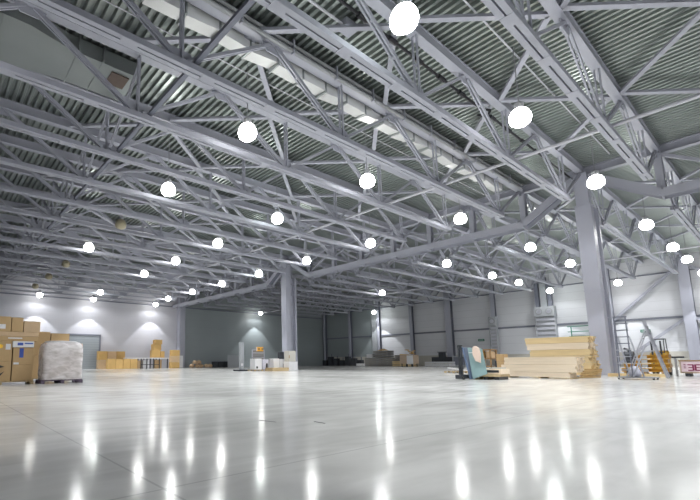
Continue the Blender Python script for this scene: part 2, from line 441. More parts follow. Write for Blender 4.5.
# ------------------------------------------------------------------ high-bay lamps
lamp_mesh = MB().lathe([(.16, .18), (.27, .10), (.355, -.06), (.375, -.22), (.33, -.36), (.22, -.45), (.08, -.48)], n=20).mesh('lamp_globe', 'lamp')
lamp_mesh_g = lamp_mesh.copy(); lamp_mesh_g.materials.clear(); lamp_mesh_g.materials.append(M['lamp_g'])
dull_mesh = lamp_mesh.copy(); dull_mesh.materials.clear(); dull_mesh.materials.append(M['dull'])
for me in (lamp_mesh, lamp_mesh_g, dull_mesh):
    for p in me.polygons: p.use_smooth = True
house_mesh = MB().lathe([(.17, .12), (.18, .16), (.16, .40), (.10, .46), (.03, .50)], n=14).mesh('ballast_housing', 'housing')
stem_cache = {}
def light(kind, name, e, loc, parent, **kw):
    L = bpy.data.lights.get(name)
    if L is None:
        L = bpy.data.lights.new(name, kind); L.energy = e
        for k, v in kw.items(): setattr(L, k, v)
    o = bpy.data.objects.new(name, L); COL.objects.link(o); o.location = loc; o.parent = parent
    return o
ZL = 10.12
def lamp(x, y, label, lit=True, green=False, near=False, group='lit dome lamps under the roof'):
    t = thing('high_bay_lamp', label, 'lamp', (x, y, ZL), 0, group if lit else 'unlit dome lamps at the left', raw=True)
    o = bpy.data.objects.new('lamp_globe', (lamp_mesh_g if green else lamp_mesh) if lit else dull_mesh); COL.objects.link(o); o.parent = t
    o = bpy.data.objects.new('ballast_housing', house_mesh); COL.objects.link(o); o.parent = t
    MB().tube((0, 0, .48), (0, 0, ZT-ZL-.005), .02, 6).build('suspension_rod', 'housing', t)
    if lit:
        light('SPOT', 'lamp_beam', P_SPOT, (0, 0, -.52), t, spot_size=math.radians(80), spot_blend=.10, shadow_soft_size=.12, color=(.97, .99, 1.))
        light('SPOT', 'lamp_spill', P_WIDE, (0, 0, -.50), t, spot_size=math.radians(166), spot_blend=.35, shadow_soft_size=.2, color=(.97, .99, 1.))
LX = {0: 9.35, 1: 16.95, 2: 26.5, 3: 38.0, 4: 47.6, 5: 54.6, 6: 64.6}
LY = [5.5+7.03*k for k in range(8)] + [61.5]
rows = ['nearest the right edge', 'second from the right', 'third from the right', 'fourth from the right', 'fifth from the right', 'sixth from the right', 'seventh from the right', 'eighth from the right', 'beside the left wall']
cols = ['before the columns, first', 'before the columns, second', 'before the columns, third', 'just behind the girder, first', 'behind the girder, second', 'behind the girder, third', 'close to the right wall']
lit = {(c, r) for c in range(3) for r in range(9)} | {(c, r) for c in range(3, 7) for r in range(3)} | {(4, 4)}
unlit = {(0, 3), (0, 5), (0, 6), (0, 7)}
lit -= unlit; lit -= {(1, 6), (2, 5)} - {(2, 5)}
for (c, r) in sorted(lit | unlit):
    x, y = LX[c], LY[r]
    if (c, r) == (0, 8): x = 11.1
    if (c, r) == (1, 8): x = 18.1
    if (c, r) == (2, 8): x = 27.7
    on = (c, r) in lit
    lamp(x, y, '%s dome lamp, lamp row %s, %s in line' % ('glowing' if on else 'unlit dull', rows[r], cols[c]), on, green=(c + 2*r) % 5 == 0)
lamp(48.8, 61.5, 'glowing dome lamp lighting the dark wall between pilaster and distant column', True)
lamp(65.6, 48.4, 'glowing greenish dome lamp lighting the pale panel at the far right wall', True, True)
for i, (x, y) in enumerate(((-1, 12.5), (9.35, -1.5), (16.95, -1.5), (26.5, -1.5), (38., -1.5), (54.6, -1.5))):  # lamps outside the view, added to light the foreground floor
    lamp(x, y, 'unseen dome lamp added to light the foreground floor', True, group='unseen lamps added for the foreground light')

# ------------------------------------------------------------------ right wall: pilasters, girts, braces
for k in range(0, 9):
    y = 7.24 + 6.94*k
    big = k in (0, 4)
    w = .48 if big else .28
    d = .95 if big else .7
    t = thing('wall_column', 'grey steel wall column on the right wall, %s from the right edge' % ORD[k], 'column', (XW, y, 0), 0, 'wall columns of the right wall', raw=True)
    MB().box(-d, -d+.06, -w, w, 0, ZT-.5).build('front_flange', 'steel2', t)
    MB().box(-d+.06, -.14, -.04, .04, 0, ZT-.5).build('web', 'girt', t)
    MB().box(-.14, -.125, -w, w, 0, ZT-.5).build('rear_flange', 'girt', t)
ti = 1
for z in (5.55, 10.9):
    struct(MB().box(XW-.16, XW, YB, YW, z, z+(.24 if z < 6 else .14)).build('trim_%d' % ti, 'girt')); ti += 1
struct(MB().box(XB, XW, YW-.14, YW, 10.0, 10.16).build('trim_%d' % ti, 'girt')); ti += 1
for i, (a, b, lab) in enumerate((((13.9, 5.8), (7.6, 11.6), 'upper diagonal wall brace left of the last wall column at right'),
                                 ((13.9, .4), (7.6, 5.5), 'lower diagonal wall brace behind the step ladders'),
                                 ((.6, 5.8), (6.9, 11.6), 'upper diagonal wall brace at the right edge of the picture'),
                                 ((.6, .4), (6.9, 5.5), 'lower diagonal wall brace at the right edge of the picture'))):
    tag(MB().bar((XW-.45, a[0], a[1]), (XW-.45, b[0], b[1]), .2, .3, (1,0,0)).build('wall_brace', 'steel2'), lab, 'brace')

# pale strip on the far wall, ventilation units
tag(MB().box(XW-.5, XW-.18, 49.4, 50.5, 0, 10).build('wall_panel', 'gunit'), 'narrow pale vertical panel on the far right wall', 'wall panel')
def vent_unit(label, y, w, zb, zt, fans, duct):
    t = thing('ventilation_unit', label, 'ventilation unit', (XW-.2, y, 0), raw=True)
    MB().box(-1.0, 0, -w/2, w/2, zt-1.35, zt).build('fan_box', 'gunit', t)
    m = MB(); n = 8
    for s in (-1, 1): m.box(-.9, -.8, s*w/2-.05*(s > 0), s*w/2+.05*(s < 0), zb, zt-1.35)
    m.box(-.55, -.1, -w/2+.05, w/2-.05, zb, zt-1.35)
    m.build('cabinet', 'gunit', t)
    h = (zt-1.35-zb)/n
    for i in range(n):
        MB().box(-.80, -.55, -w/2+.1, w/2-.1, zb+h*i+.04, zb+h*i+h*.62).build('louvre', 'alu', t)
    for s in ((-1, 1) if fans > 1 else (0,)):
        MB().tube((-1.06, s*w*.25, zt-.68), (-1.0, s*w*.25, zt-.68), .44, 20).build('fan_ring', 'housing', t)
        MB().tube((-1.10, s*w*.25, zt-.68), (-1.05, s*w*.25, zt-.68), .30, 16).build('fan_cover', 'alu', t)
    if duct:
        for s in (-1, 1): MB().box(-.8, -.2, s*w*.32-.22, s*w*.32+.22, zt, 11.6).build('vertical_duct', 'girt', t)
        MB().box(-.7, -.3, -w*.16, w*.16, zt, 11.5).build('centre_panel', 'gunit', t)
    return t
vent_unit('wide grey ventilation unit with two round fans above the lumber stack', 21.2, 2.4, 1.8, 8.2, 2, True)
vent_unit('narrow louvred ventilation unit on the far wall left of the lumber', 28.1, 1.0, 1.8, 7.4, 1, False)
t = thing('wall_rack', 'green metal rails on the far wall above the lumber stack', 'rack', (XW-.75, 17.5, 0), raw=True)
for y in (-1.1, .9): MB().box(-.05, .05, y-.05, y+.05, 0, 5.3).build('post', 'green', t)
for z in (3.6, 4.5, 5.2): MB().box(-.05, .05, -1.2, 1.3, z, z+.1).build('rail', 'green', t)
for z in (3.0, 3.9): MB().box(-.04, .02, -1.15, 1.2, z, z+.07).build('rail', 'green', t)
for lab, y, z in (('dark green exit sign on the far wall behind the teal sheets', 30.3, 4.0), ('small green exit sign on the right wall behind the step ladder', 11.2, 4.25)):
    t = thing('exit_sign', lab, 'sign', (XW-.2, y, z), raw=True)
    MB().box(-.06, .1, -.45, .45, -.17, .17).build('sign_box', 'green', t)
    MB().box(-.068, -.06, -.35, .35, -.04, .03).build('sign_marking', 'white', t)
# left wall door
d = MB().box(15.6, 19.75, YW-.12, YW-.02, 0, 4.85).build('door_1', 'doorm'); struct(d)
m = MB().box(15.4, 15.6, YW-.2, YW-.01, 0, 5.05).box(19.75, 19.95, YW-.2, YW-.01, 0, 5.05).box(15.4, 19.95, YW-.2, YW-.01, 4.85, 5.05)
m.build('door_frame', 'girt', d)

# ------------------------------------------------------------------ cargo helpers
def carton(x0, x1, y0, y1, z0, z1, label, m='carton', group=None, extra=None, tape=True, name='carton'):
    x0, x1, y0, y1 = FX(x0), FX(x1), FY(y0), FY(y1)
    t = thing(name, label, 'box', ((x0+x1)/2, (y0+y1)/2, z0), 0, group, raw=True)
    w, d, h = (x1-x0)/2, (y1-y0)/2, z1-z0
    MB().box(-w, w, -d, d, 0, h).build('carton_body', m, t, bevel=.012)
    if tape:
        MB().box(-w-.003, w+.003, -.035, .035, h*.72, h+.004).build('tape', 'tape', t)
    if extra:
        for (nm, u0, u1, v0, v1, mm) in extra:   # rectangles on the camera-facing side, as fractions
            MB().box(-w+2*w*u0, -w+2*w*u1, -d-.006, -d+.002, h*v0, h*v1).build(nm, mm, t)
    return t
def pallet(x0, x1, y0, y1, label, m='pallet', h=.14):
    x0, x1, y0, y1 = FX(x0), FX(x1), FY(y0), FY(y1)
    t = thing('pallet', label, 'pallet', ((x0+x1)/2, (y0+y1)/2, 0), raw=True)
    w, d = (x1-x0)/2, (y1-y0)/2
    n = 7; bw = 2*w/n*.78
    for i in range(n):
        c = -w + (i+.5)*2*w/n
        MB().box(c-bw/2, c+bw/2, -d, d, h-.022, h).build('deck_board', m, t)
    for yy in (-d+.06, 0, d-.06):
        MB().box(-w, w, yy-.05, yy+.05, h-.044, h-.022).build('stringer', m, t)
        for xx in (-w+.08, 0, w-.08): MB().box(xx-.075, xx+.075, yy-.055, yy+.055, 0, h-.044).build('block', m, t)
    return t

# ---- front left pallet of cartons
pallet(1.2, 3.62, 24.55, 25.75, 'pale wooden pallet under the brown cartons at the left edge')
def logo(t, w, d, z):
    m = MB()
    m.prism([(-w*.2, z), (w*.05, z+.09), (w*.55, z+.10), (w*.8, z+.04), (w*.5, z-.02), (w*.1, z-.03)], 'Y', -d-.006, -d+.002)
    m.prism([(-w*.3, z-.30), (w*.3, z-.24), (w*.45, z-.30), (w*.8, z-.16), (w*.6, z-.34), (-w*.2, z-.38)], 'Y', -d-.006, -d+.002)
    return m.build('printed_mark', 'black', t)
c = carton(1.3, 2.76, 24.6, 25.7, .14, .98, 'brown carton with black printed marks, bottom of the left edge stack', extra=[])
logo(c, .66, .55, .58)
carton(1.3, 2.76, 24.62, 25.7, .985, 1.87, 'brown carton with a round yellow sticker and white label, left edge', extra=[('label_sticker', .84, .96, .58, .86, 'white')])
o = MB().tube((FX(2.35), FY(24.62)-.012, 1.64), (FX(2.35), FY(24.62)+.003, 1.64), .085, 16).build('sticker', 'yellow')
par = [q for q in bpy.data.objects if q.get('label', '').startswith('brown carton with a round yellow')][0]
o.parent = par; o.location = -par.location
carton(2.80, 3.56, 24.6, 25.6, .14, .85, 'plain brown carton at the bottom beside the marked carton')
carton(2.80, 3.56, 24.6, 25.6, .855, 1.60, 'brown carton with a blue printed patch, second from the pallet', extra=[('label_patch', .30, .50, .40, .95, 'blue'), ('label_sticker', .05, .30, .0, .12, 'white')])
c = carton(2.76, 3.54, 24.52, 25.5, 1.605, 1.87, 'flat white carton with blue printing on top of the brown carton', m='white', tape=False,
           extra=[('print_block', .22, .48, .30, .75, 'blue'), ('print_line', .55, .95, .55, .75, 'blue')])
carton(1.1, 3.66, 24.6, 25.7, 1.875, 2.08, 'long flat carton with a white strip label, lower of two', extra=[('label_strip', .58, .78, .5, .75, 'white')])
carton(1.1, 3.70, 24.6, 25.7, 2.085, 2.28, 'long flat carton laid on the lower long carton', m='carton2')
carton(1.3, 2.66, 24.62, 25.6, 2.285, 2.94, 'brown carton with a white label on top at the left edge', extra=[('label_sticker', .62, .86, .18, .48, 'white')])
carton(2.68, 3.1, 24.62, 25.6, 2.285, 2.92, 'narrow brown carton on top, right of the labelled one')
carton(3.13, 3.75, 24.62, 25.6, 2.285, 2.78, 'pale ribbed carton on the right end of the top', m='carton2')
# ---- cartons behind the wrapped load
pallet(3.95, 5.7, 28, 29.2, 'wooden pallet behind the film-wrapped load')
for i, (a, b, mm) in enumerate(((3.95, 4.72, 'carton'), (4.76, 5.6, 'carton'))):
    carton(a, b, 28, 29.1, .14, 1.30, ['lower carton behind the wrapped load, left one', 'lower carton behind the wrapped load, right one'][i], mm)
    carton(a, b, 28, 29.1, 1.305, 2.52-.06*i, ['brown carton rising behind the wrapped load, left one', 'brown carton rising behind the wrapped load, right one'][i], mm)
# ---- film wrapped load
pallet(3.78, 5.42, 23.85, 25.3, 'dark plastic pallet beneath the film-wrapped load', 'pallet_d', .16)
i = 0
names = ['lower', 'middle', 'upper', 'top']
for z in range(4):
    for xx in range(3):
        x0 = 3.89+.50*xx; z0 = .165+.41*z
        carton(x0, x0+.485, 23.96, 25.2, z0, z0+.40, 'pale carton inside the clear film, %s layer, %s column' % (names[z], ['left', 'middle', 'right'][xx]), 'pink', tape=False)
m = MB(); N = 40; rings = []
zs = [.17, .4, .8, 1.2, 1.55, 1.75, 1.84, 1.87]
for zi, z in enumerate(zs):
    sh = [0, .02, .0, .02, .01, -.03, -.12, -.34][zi]; r = []
    for i in range(N):
        t_ = 2*math.pi*i/N; cx, sx = math.cos(t_), math.sin(t_)
        e = .28
        px = (abs(cx)**e)*(1 if cx > 0 else -1)*(.755+sh); py = (abs(sx)**e)*(1 if sx > 0 else -1)*(.70+sh)
        j = random.uniform(-.012, .012)
        r.append((px+j, py+j, z+random.uniform(-.01, .01)*(zi > 4)))
    rings.append(r)
m.add([p for r in rings for p in r], [(k*N+i, k*N+(i+1) % N, (k+1)*N+(i+1) % N, (k+1)*N+i) for k in range(len(zs)-1) for i in range(N)] + [tuple(range((len(zs)-1)*N, len(zs)*N))])
o = m.build('stretch_wrap', 'film', smooth=True); o.location = (FX(4.62), FY(24.56), 0); o.scale = (1.12, .9, 1)
fc = MB(); fc.lathe([(.0, 0), (.62, .0), (.66, .015), (.55, .05), (.2, .07)], n=24); q = fc.build('top_sheet', 'white', o, smooth=True); q.location = (0, 0, 1.855); q.scale = (1, .9, 1)
tag(o, 'cloudy white stretch film wrapped round the pale load on the dark pallet', 'plastic wrap')

# ---- cartons along the left wall
y0 = 69.4
gl = 'orange cartons by the left wall'
for r in range(2):
    for k in range(3):
        x = 18.0+1.2*k
        carton(x, x+1.17, y0+2.2, y0+3.3, .02+1.28*r, .02+1.28*r+1.25, 'orange carton by the roller door, %s row, %s from the left' % (['lower', 'upper'][r], ORD[k]), 'carton3' if (k+r) % 2 else 'carton2', gl)
for k in range(4):
    x = 18.7+1.0*k
    carton(x, x+.96, y0, y0+1.1, .02, 1.45-.05*(k % 2), 'orange carton in the front row by the wall, %s from the roller door' % ORD[k], 'carton3', gl)
t = thing('platform_table', 'long white-topped platform on dark legs by the left wall', 'table', (24.6, 70.4, 0))
MB().box(-3.6, 3.6, -.7, .7, 1.48, 1.60).build('table_top', 'white', t)
for xx in (-1.4, -.5, .55, 1.5, 3.4):
    for yy in (-.6, .6): MB().box(xx-.06, xx+.06, yy-.06, yy+.06, 0, 1.48).build('leg', 'dark', t)
MB().box(-1.4, 1.5, -.63, -.57, .55, .63).build('stretcher', 'dark', t)
carton(22.95, 23.5, 70.0, 71.0, .0, 1.2, 'beige carton under the left part of the white platform', 'carton2', gl)
carton(23.7, 24.5, 70.0, 71.0, .0, 1.25, 'white carton under the middle of the platform', 'white', gl, tape=False)
for k, (x0, x1, za, zb_) in enumerate(((24.95, 26.2, 1.61, 2.75), (25.1, 26.3, 2.76, 3.65), (25.35, 26.45, 3.66, 4.35), (26.25, 26.85, 1.61, 2.6))):
    carton(x0, x1, 69.9, 70.9, za, zb_, ['large orange carton at the foot of the tall stack on the platform', 'orange carton in the middle of the tall stack on the platform', 'topmost orange carton of the tall stack on the platform', 'small carton right of the tall stack on the platform'][k], 'carton3', gl)
for k in range(3):
    carton(27.2+.05*k, 28.5, 68.1, 69.1, .02+.92*k, .92*k+.92, ['bottom', 'middle', 'top'][k]+' orange carton of the stack before the pilaster', ['carton3', 'carton2', 'carton3'][k], gl)
carton(25.5, 26.5, 70.1, 70.65, .0, 1.3, 'brown carton under the right end of the white platform', 'carton', gl)
t = thing('cabinet', 'white cabinet at the foot of the left wall pilaster', 'cabinet', (29.85, 71.6, 0))
MB().box(-.55, .55, -.4, .4, 0, 2.05).build('cabinet_body', 'gunit', t)
MB().box(-.48, -.02, -.44, -.4, .08, 1.95).build('cabinet_door', 'white', t); MB().box(.02, .48, -.44, -.4, .08, 1.95).build('cabinet_door', 'white', t)
# sacks
for k in range(7):
    m = MB(); cx = 31.6+.8*(k % 5)+.4*(k//5); z = .28+.60*(k//5)
    m.lathe([(.12, -.28), (.34, -.22), (.42, 0), (.36, .18), (.2, .3), (.06, .36)], (0, 0, 0), 10)
    o = m.build('sack', mat('tan_sack', (.60, .42, .27), .8, 0, .2) if k == 0 else 'pink', smooth=True)
    if k > 0: o.data.materials[0] = bpy.data.materials['tan_sack']
    o.location = (FX(cx), FY(70.6-.3*(k % 2)), z); o.scale = (1, 1, .95)
    tag(o, 'tan sack in the heap right of the white cabinet', 'sack', 'tan sacks heaped by the dark wall')
# dark bins and stools by dark wall
for k in range(5):
    x = 36.0+.9*k
    t = thing('waste_bin', 'dark low bin by the dark wall, %s from the tan sacks' % ORD[k], 'bin', (x, 71.2, 0))
    MB().prism([(-.36, 0), (.36, 0), (.42, .95), (-.42, .95)], 'Y', -.4, .4).build('bin_body', 'dark', t)
    MB().box(-.45, .45, -.45, .45, .95, 1.02).build('lid', 'girt', t)
t = thing('panel_stack', 'pale grey panels standing upright against the dark wall', 'panels', (38.9, 69.8, 0))
for k in range(4): MB().box(-1.4+.1*k, 1.2-.2*k, -.2+.14*k, -.1+.14*k, 0, 2.05-.05*k).build('panel', 'gunit', t)

# ---- cluster in front of the distant column
t = thing('equipment_mast', 'tall narrow pale green-grey mast left of the distant column', 'mast', (22.9, 39.6, 0))
MB().box(-.18, .14, -.15, .15, .14, 2.8).build('mast_body', 'gunit', t)
MB().box(.14, .22, -.12, .12, .14, 2.85).build('side_rail', 'alu', t); MB().box(-.6, .6, -.5, .5, 0, .14).build('base', 'dark', t)
MB().box(-.15, .1, -.19, -.15, .5, .75).build('front_panel', 'white', t)
pallet(23.2, 25.0, 37.6, 38.9, 'wooden pallet in the group left of the distant column')
tag(MB().box(FX(24.2), FX(26.1), FY(35.9), FY(37.2), .0, .32).build('timber_pack', 'pallet'), 'low brown timber pack in the group before the distant column', 'timber')
for k, (xa, xb, ya, yb, h, mm, lab) in enumerate(((23.3, 24.1, 37.7, 38.6, 1.05, 'white', 'white crate on the pallet, left of the group'), (24.2, 24.9, 37.7, 38.5, .98, 'bag', 'lilac crate on the pallet beside the white one'),
        (25.3, 26.0, 37.4, 38.2, 1.2, 'white', 'white appliance box beside the pallet'), (26.05, 26.8, 37.4, 38.2, 1.15, 'white', 'white appliance box nearest the distant column'))):
    z = .145 if k < 2 else .0
    tt = carton(xa, xb, ya, yb, z, z+h, lab, mm, tape=False, extra=[('dark_hatch', .55, .85, .12, .6, 'black')] if k in (1, 3) else [('shadow_slot', .2, .45, .1, .3, 'black')] if k == 0 else None)
t = thing('display_frame', 'metal frame holding an orange board above the white crates', 'frame', (24.7, 39.3, 0))
for xx in (-.75, .75): MB().box(xx-.05, xx+.05, -.05, .05, 0, 2.1).build('post', 'alu', t)
for z in (1.3, 1.75, 2.05): MB().box(-.8, .8, -.03, .03, z, z+.07).build('rail', 'alu', t)
MB().box(-.75, .75, .0, .02, 1.1, 2.05).build('mesh_panel', 'greys', t)
m = MB(); m.box(-.3, .62, -.08, -.03, 1.95, 2.38); b_ = m.build('sign_board', 'orange', t, bevel=.05)
for xx in (-.05, .38): MB().box(xx, xx+.2, -.09, -.08, 2.08, 2.26).build('printed_mark', 'tape', b_)
MB().box(-.3, -.2, -.09, -.08, 1.97, 2.36).build('pale_edge', 'white', b_)
t = thing('machine', 'small black machine left of the distant column foot', 'machine', (27.2, 39.0, 0))
MB().box(-.35, .35, -.3, .3, 0, 1.1).build('machine_body', 'dark', t); MB().box(-.1, .35, -.25, .25, 1.1, 1.9).build('control_tower', 'dark', t)
carton(26.35, 27.2, 36.2, 37.0, .90, 1.95, 'beige carton standing on a white box before the distant column', 'plinth', tape=False, extra=[('handle_slot', .0, .1, .3, .6, 'tape')])
carton(26.3, 27.35, 36.1, 37.1, .03, .895, 'white box at the foot of the distant column', 'white', tape=False)

# ---- sheet stacks along the far right wall
def sheets(label, x0, x1, y0, y1, z0, z1, n, m='greys'):
    x0, x1, y0, y1 = FX(x0), FX(x1), FY(y0), FY(y1)
    t = thing('sheet_stack', label, 'sheet stack', ((x0+x1)/2, (y0+y1)/2, z0), raw=True)
    w, d, h = (x1-x0)/2, (y1-y0)/2, (z1-z0)/n
    for i in range(n):
        j = random.uniform(-.08, .08)
        MB().box(-w+j, w+j, -d+j, d+j, h*i+.03, h*i+h-.03).build('sheet_pack', m, t)
        for yy in (-d*.7, 0, d*.7): MB().box(-w*.9, w*.9, yy-.06, yy+.06, h*i, h*i+.03).build('spacer', 'pallet', t)
    return t
sheets('wide low stack of grey sheets at the far wall', 58.6, 60.6, 50.0, 56.8, 0, 1.45, 4)
sheets('upper grey sheet stack resting on the wide low stack', 58.8, 60.4, 51.2, 54.8, 1.46, 2.7, 3)
for k in range(4):
    tag(MB().bar((63.8, 44.5+.2*k, 2.76+.08*k), (63.9, 46.7-.3*k, 2.76+.08*k), .2, .07).build('plank', 'carton3'), 'orange-brown plank on the topmost grey sheet stack', 'plank', 'planks on the tallest sheet stack')
carton(58.9, 59.9, 55.1, 56.6, 1.46, 2.1, 'white box on the left end of the wide sheet stack', 'white', tape=False)
carton(58.4, 59.2, 57.2, 58.9, 0, .45, 'low white box on the floor left of the grey sheets', 'white', tape=False)
sheets('yellow-edged timber stack right of the grey sheets', 58.0, 59.6, 45.3, 49.6, 0, .85, 3, 'lumber2')
sheets('brown sheet stack on the yellow-edged timber', 58.2, 59.5, 45.6, 49.2, .86, 1.9, 3)
sheets('long low white sheet stack at the far wall', 58.6, 60.4, 38.6, 43.2, 0, .75, 2, 'white')
t = thing('machine', 'dark machine standing behind the low white sheets', 'machine', (61.2, 41.4, 0))
MB().box(-.5, .5, -1.6, 1.6, 0, 1.45).build('machine_body', 'dark', t); MB().box(-.3, .3, -.4, .5, 1.45, 2.2).build('control_head', 'dark', t)
MB().box(-.35, .35, -.6, .7, 2.2, 2.3).build('top_plate', 'girt', t)
t = thing('machine', 'grey block-shaped machine right of the low white sheets', 'machine', (61.0, 37.8, 0))
MB().box(-.6, .6, -1.1, 1.1, 0, 1.6).build('machine_body', 'gunit', t); MB().box(-.63, -.6, -.9, .9, .2, 1.4).build('front_panel', 'girt', t)
# crate trolley with scraps
t = thing('crate_trolley', 'pinkish crate on legs with a white sheet, wood scraps on top', 'crate', (54.4, 43.0, 0))
MB().box(-.8, .8, -1.1, 1.1, .45, 1.75).build('crate_body', 'crate', t)
MB().box(-.84, -.8, -1.15, -.1, .4, 1.7).build('paper_sheet', 'white', t)
for xx in (-.6, .6):
    for yy in (-.9, 0, .9): MB().box(xx-.06, xx+.06, yy-.06, yy+.06, 0, .45).build('leg', 'dark', t)
for k in range(6):
    a = Vector((58.4+random.uniform(-.5, .5), 36.9+random.uniform(-.9, .9), 1.83+.14*k)); an = random.uniform(0, 3.1)
    dv = Vector((math.cos(an)*.35, math.sin(an)*.8, random.uniform(0, .06)))
    tag(MB().bar(a-dv*.8, a+dv, .25, .12).build('wood_scrap', 'carton3'), 'orange wood scrap piled on the crate with legs', 'wood scrap', 'wood scraps on the crate trolley')
# row of dark machines along the dark part of the far wall
for k in range(7):
    y = 60.6+1.75*k
    t = thing('machine', 'dark low machine at the wall in the dark far corner', 'machine', (65.8, y*.8602, 0), 0, 'dark machines in the far corner', raw=True)
    h = 1.1+.35*((k*7) % 3)
    MB().box(-.4, .4, -.5, .5, 0, h).build('machine_body', 'dark', t); MB().box(-.06, .06, -.3, -.15, h, h+.55).build('handle_post', 'girt', t)
# wood litter near
t = pallet(28.0, 29.2, 17.3, 18.9, 'low light pallet lying left of the black mast', 'pallet', .13)
for k in range(6):
    a = Vector((30.6+random.uniform(-.3, .3), 15.1+.18*k, .17+.03*k))
    tag(MB().bar(a-Vector((.35, .5, 0)), a+Vector((.35, .5, .03)), .12, .04).build('timber_strip', 'white'), 'white slat scattered on the low light pallet', 'slat', 'white slats on the low pallet')

# ---- stacker with leaning teal sheets
fr = (.9, -.43)
t = thing('pallet_stacker', 'black upright mast of a pallet stacker left of the teal sheets', 'stacker', (20.3, 10.12, 0), raw=True)
for yy in (-.055, .055): MB().box(-.05, .05, yy-.03, yy+.03, .08, 1.62).build('mast_rail', 'dark', t)
for z in (.5, 1.0, 1.58): MB().box(-.06, .06, -.12, .07, z, z+.05).build('cross_bar', 'dark', t)
MB().box(-.35, .35, -.22, .12, .03, .22).build('base_frame', 'dark', t)
for xx in (-.28, .36): MB().tube((xx, -.27, .08), (xx, -.21, .08), .08, 12).build('wheel', 'ceil2', t)
def lean(label, mats, y, w, h, th, x=20.3, tiltv=.28, name='glass_sheet', cat='sheet'):
    t = thing(name, label, cat, (x, y, .02), raw=True)
    MB().add([(0, 0, 0), (w, 0, 0), (w, 0-th, 0), (0, -th, 0), (0, tiltv, h), (w, tiltv, h), (w, tiltv-th, h), (0, tiltv-th, h)],
             [(0,3,2,1),(4,5,6,7),(0,1,5,4),(1,2,6,5),(2,3,7,6),(3,0,4,7)]).build('sheet_pane', mats, t)
    return t
lean('blue-edged teal sheet leaning at the back by the black mast', 'tealedge', 9.74, .9, 1.5, .07)
t = thing('glass_sheet', 'front teal sheet leaning beside the black mast', 'sheet', (20.35, 9.62, .02), raw=True)
MB().add([(0, 0, 0), (.06, 0, 0), (.06, -.66, .25), (0, -.66, .25), (.12, .2, 1.48), (.18, .2, 1.48), (.18, -.46, 1.42), (.12, -.46, 1.42)],
         [(0,3,2,1),(4,5,6,7),(0,1,5,4),(1,2,6,5),(2,3,7,6),(3,0,4,7)]).build('sheet_pane', 'teal', t)
MB().box(.08, .115, -.1, .14, 1.22, 1.25).build('pale_stripe', 'white', t)
c = thing('paper_sheet', 'pinkish rounded paper sheet against the right half of the teal sheet', 'paper', (20.28, 9.3, .36), raw=True)
MB().prism([(.08, .50), (-.14, .42), (-.17, .85), (-.12, 1.08), (.0, 1.2), (.12, 1.20), (.2, 1.08), (.2, .8)], 'X', -.02, .02).build('paper_body', 'pink', c)
t = thing('flat_crate', 'pale wooden crate with two black label bars before the lumber', 'crate', (21.0, 9.1, 0), raw=True)
MB().box(-.3, .6, -.62, .60, .26, .50).build('crate_body', 'lumber', t)
for a, b in ((.10, .50), (-.52, .02)): MB().box(-.315, -.30, a, b, .33, .44).build('label_bar', 'black', t)
MB().box(-.4, .7, -.58, .60, .14, .255).build('pallet_deck', 'pallet', t)
for yy in (-.42, .05, .45): MB().box(-.35, .65, yy-.1, yy+.1, 0, .14).build('pallet_block', 'dark' if yy < .4 else 'pallet', t)
MB().box(-.1, .4, -.55, .0, .505, .56).build('loose_lid', 'plinth', t)
t = thing('cart', 'brown metal cart with an orange box behind the pale crate', 'cart', (27.5, 12.0, 0), raw=True)
for xx in (-.4, .4):
    for yy in (-.36, .36): MB().box(xx-.04, xx+.04, yy-.04, yy+.04, .1, 1.55).build('post', 'tape', t)
for z in (.5, .95, 1.5): MB().box(-.44, .44, -.4, .4, z, z+.07).build('shelf', 'tape', t)
MB().box(-.38, .38, .06, .32, 1.02, 1.45).build('drawer_unit', 'rack', t)
for yy in (-.5, .5): MB().tube((-.4, yy, .08), (.4, yy, .08), .08, 10).build('wheel', 'ceil2', t)
carton(25.45, 26.0, 13.62, 13.98, 1.025, 1.44, 'orange-tan box on the shelf of the brown cart', 'carton2', tape=False)
t = thing('machine', 'small black device to the right of the brown cart', 'machine', (27.4, 11.3, 0), raw=True)
MB().box(-.2, .2, -.25, .15, 0, .85).build('machine_body', 'dark', t); MB().box(-.1, .1, -.15, .05, .85, 1.0).build('cap', 'ceil2', t)
for k, (z0, z1) in enumerate(((0, .42), (.425, .82), (.825, 1.22))):
    carton(22.9, 23.4, 11.45+.03*k, 11.95, z0, z1, ['bottom', 'middle', 'top'][k]+' small brown box at the left end of the front lumber', 'carton', tape=False)

# ---- lumber stacks
def lumber(x0, x1, y0, y1, z0, z1, label, m, nb, jit=.02):
    """one strapped pack: boards side by side and in layers, each board end slightly different"""
    x0, x1, y0, y1 = FX(x0), FX(x1), FY(y0), FY(y1)
    t = thing('lumber_pack', label, 'lumber', ((x0+x1)/2, (y0+y1)/2, z0), raw=True)
    w, d, h = (x1-x0)/2, (y1-y0)/2, z1-z0
    nl = max(2, int(round(h/.075))); hb = h/nl
    for l in range(nl):
        for b in range(nb):
            if 0 < b < nb-1 and l < nl-1 and nb > 4: pass
            a = -w+2*w*b/nb
            j0, j1 = random.uniform(-jit, jit), random.uniform(-jit*2.5, jit*2.5)
            MB().box(a+.004, a+2*w/nb-.004, -d+j1, d+j0, l*hb+.002, l*hb+hb-.002).build('board', m, t)
    return t
def bearers(x0, x1, ys, z, m, label):
    for i, y in enumerate(ys):
        tag(MB().box(FX(x0), FX(x1), FY(y)-.05, FY(y)+.05, z, z+.06).build('bearer', m), label, 'bearer', 'bearers under the lumber packs')
z = .07
bearers(22.3, 23.35, (7.9, 9.4, 11.0), 0.0, 'pallet', 'short bearer under the front lumber stack')
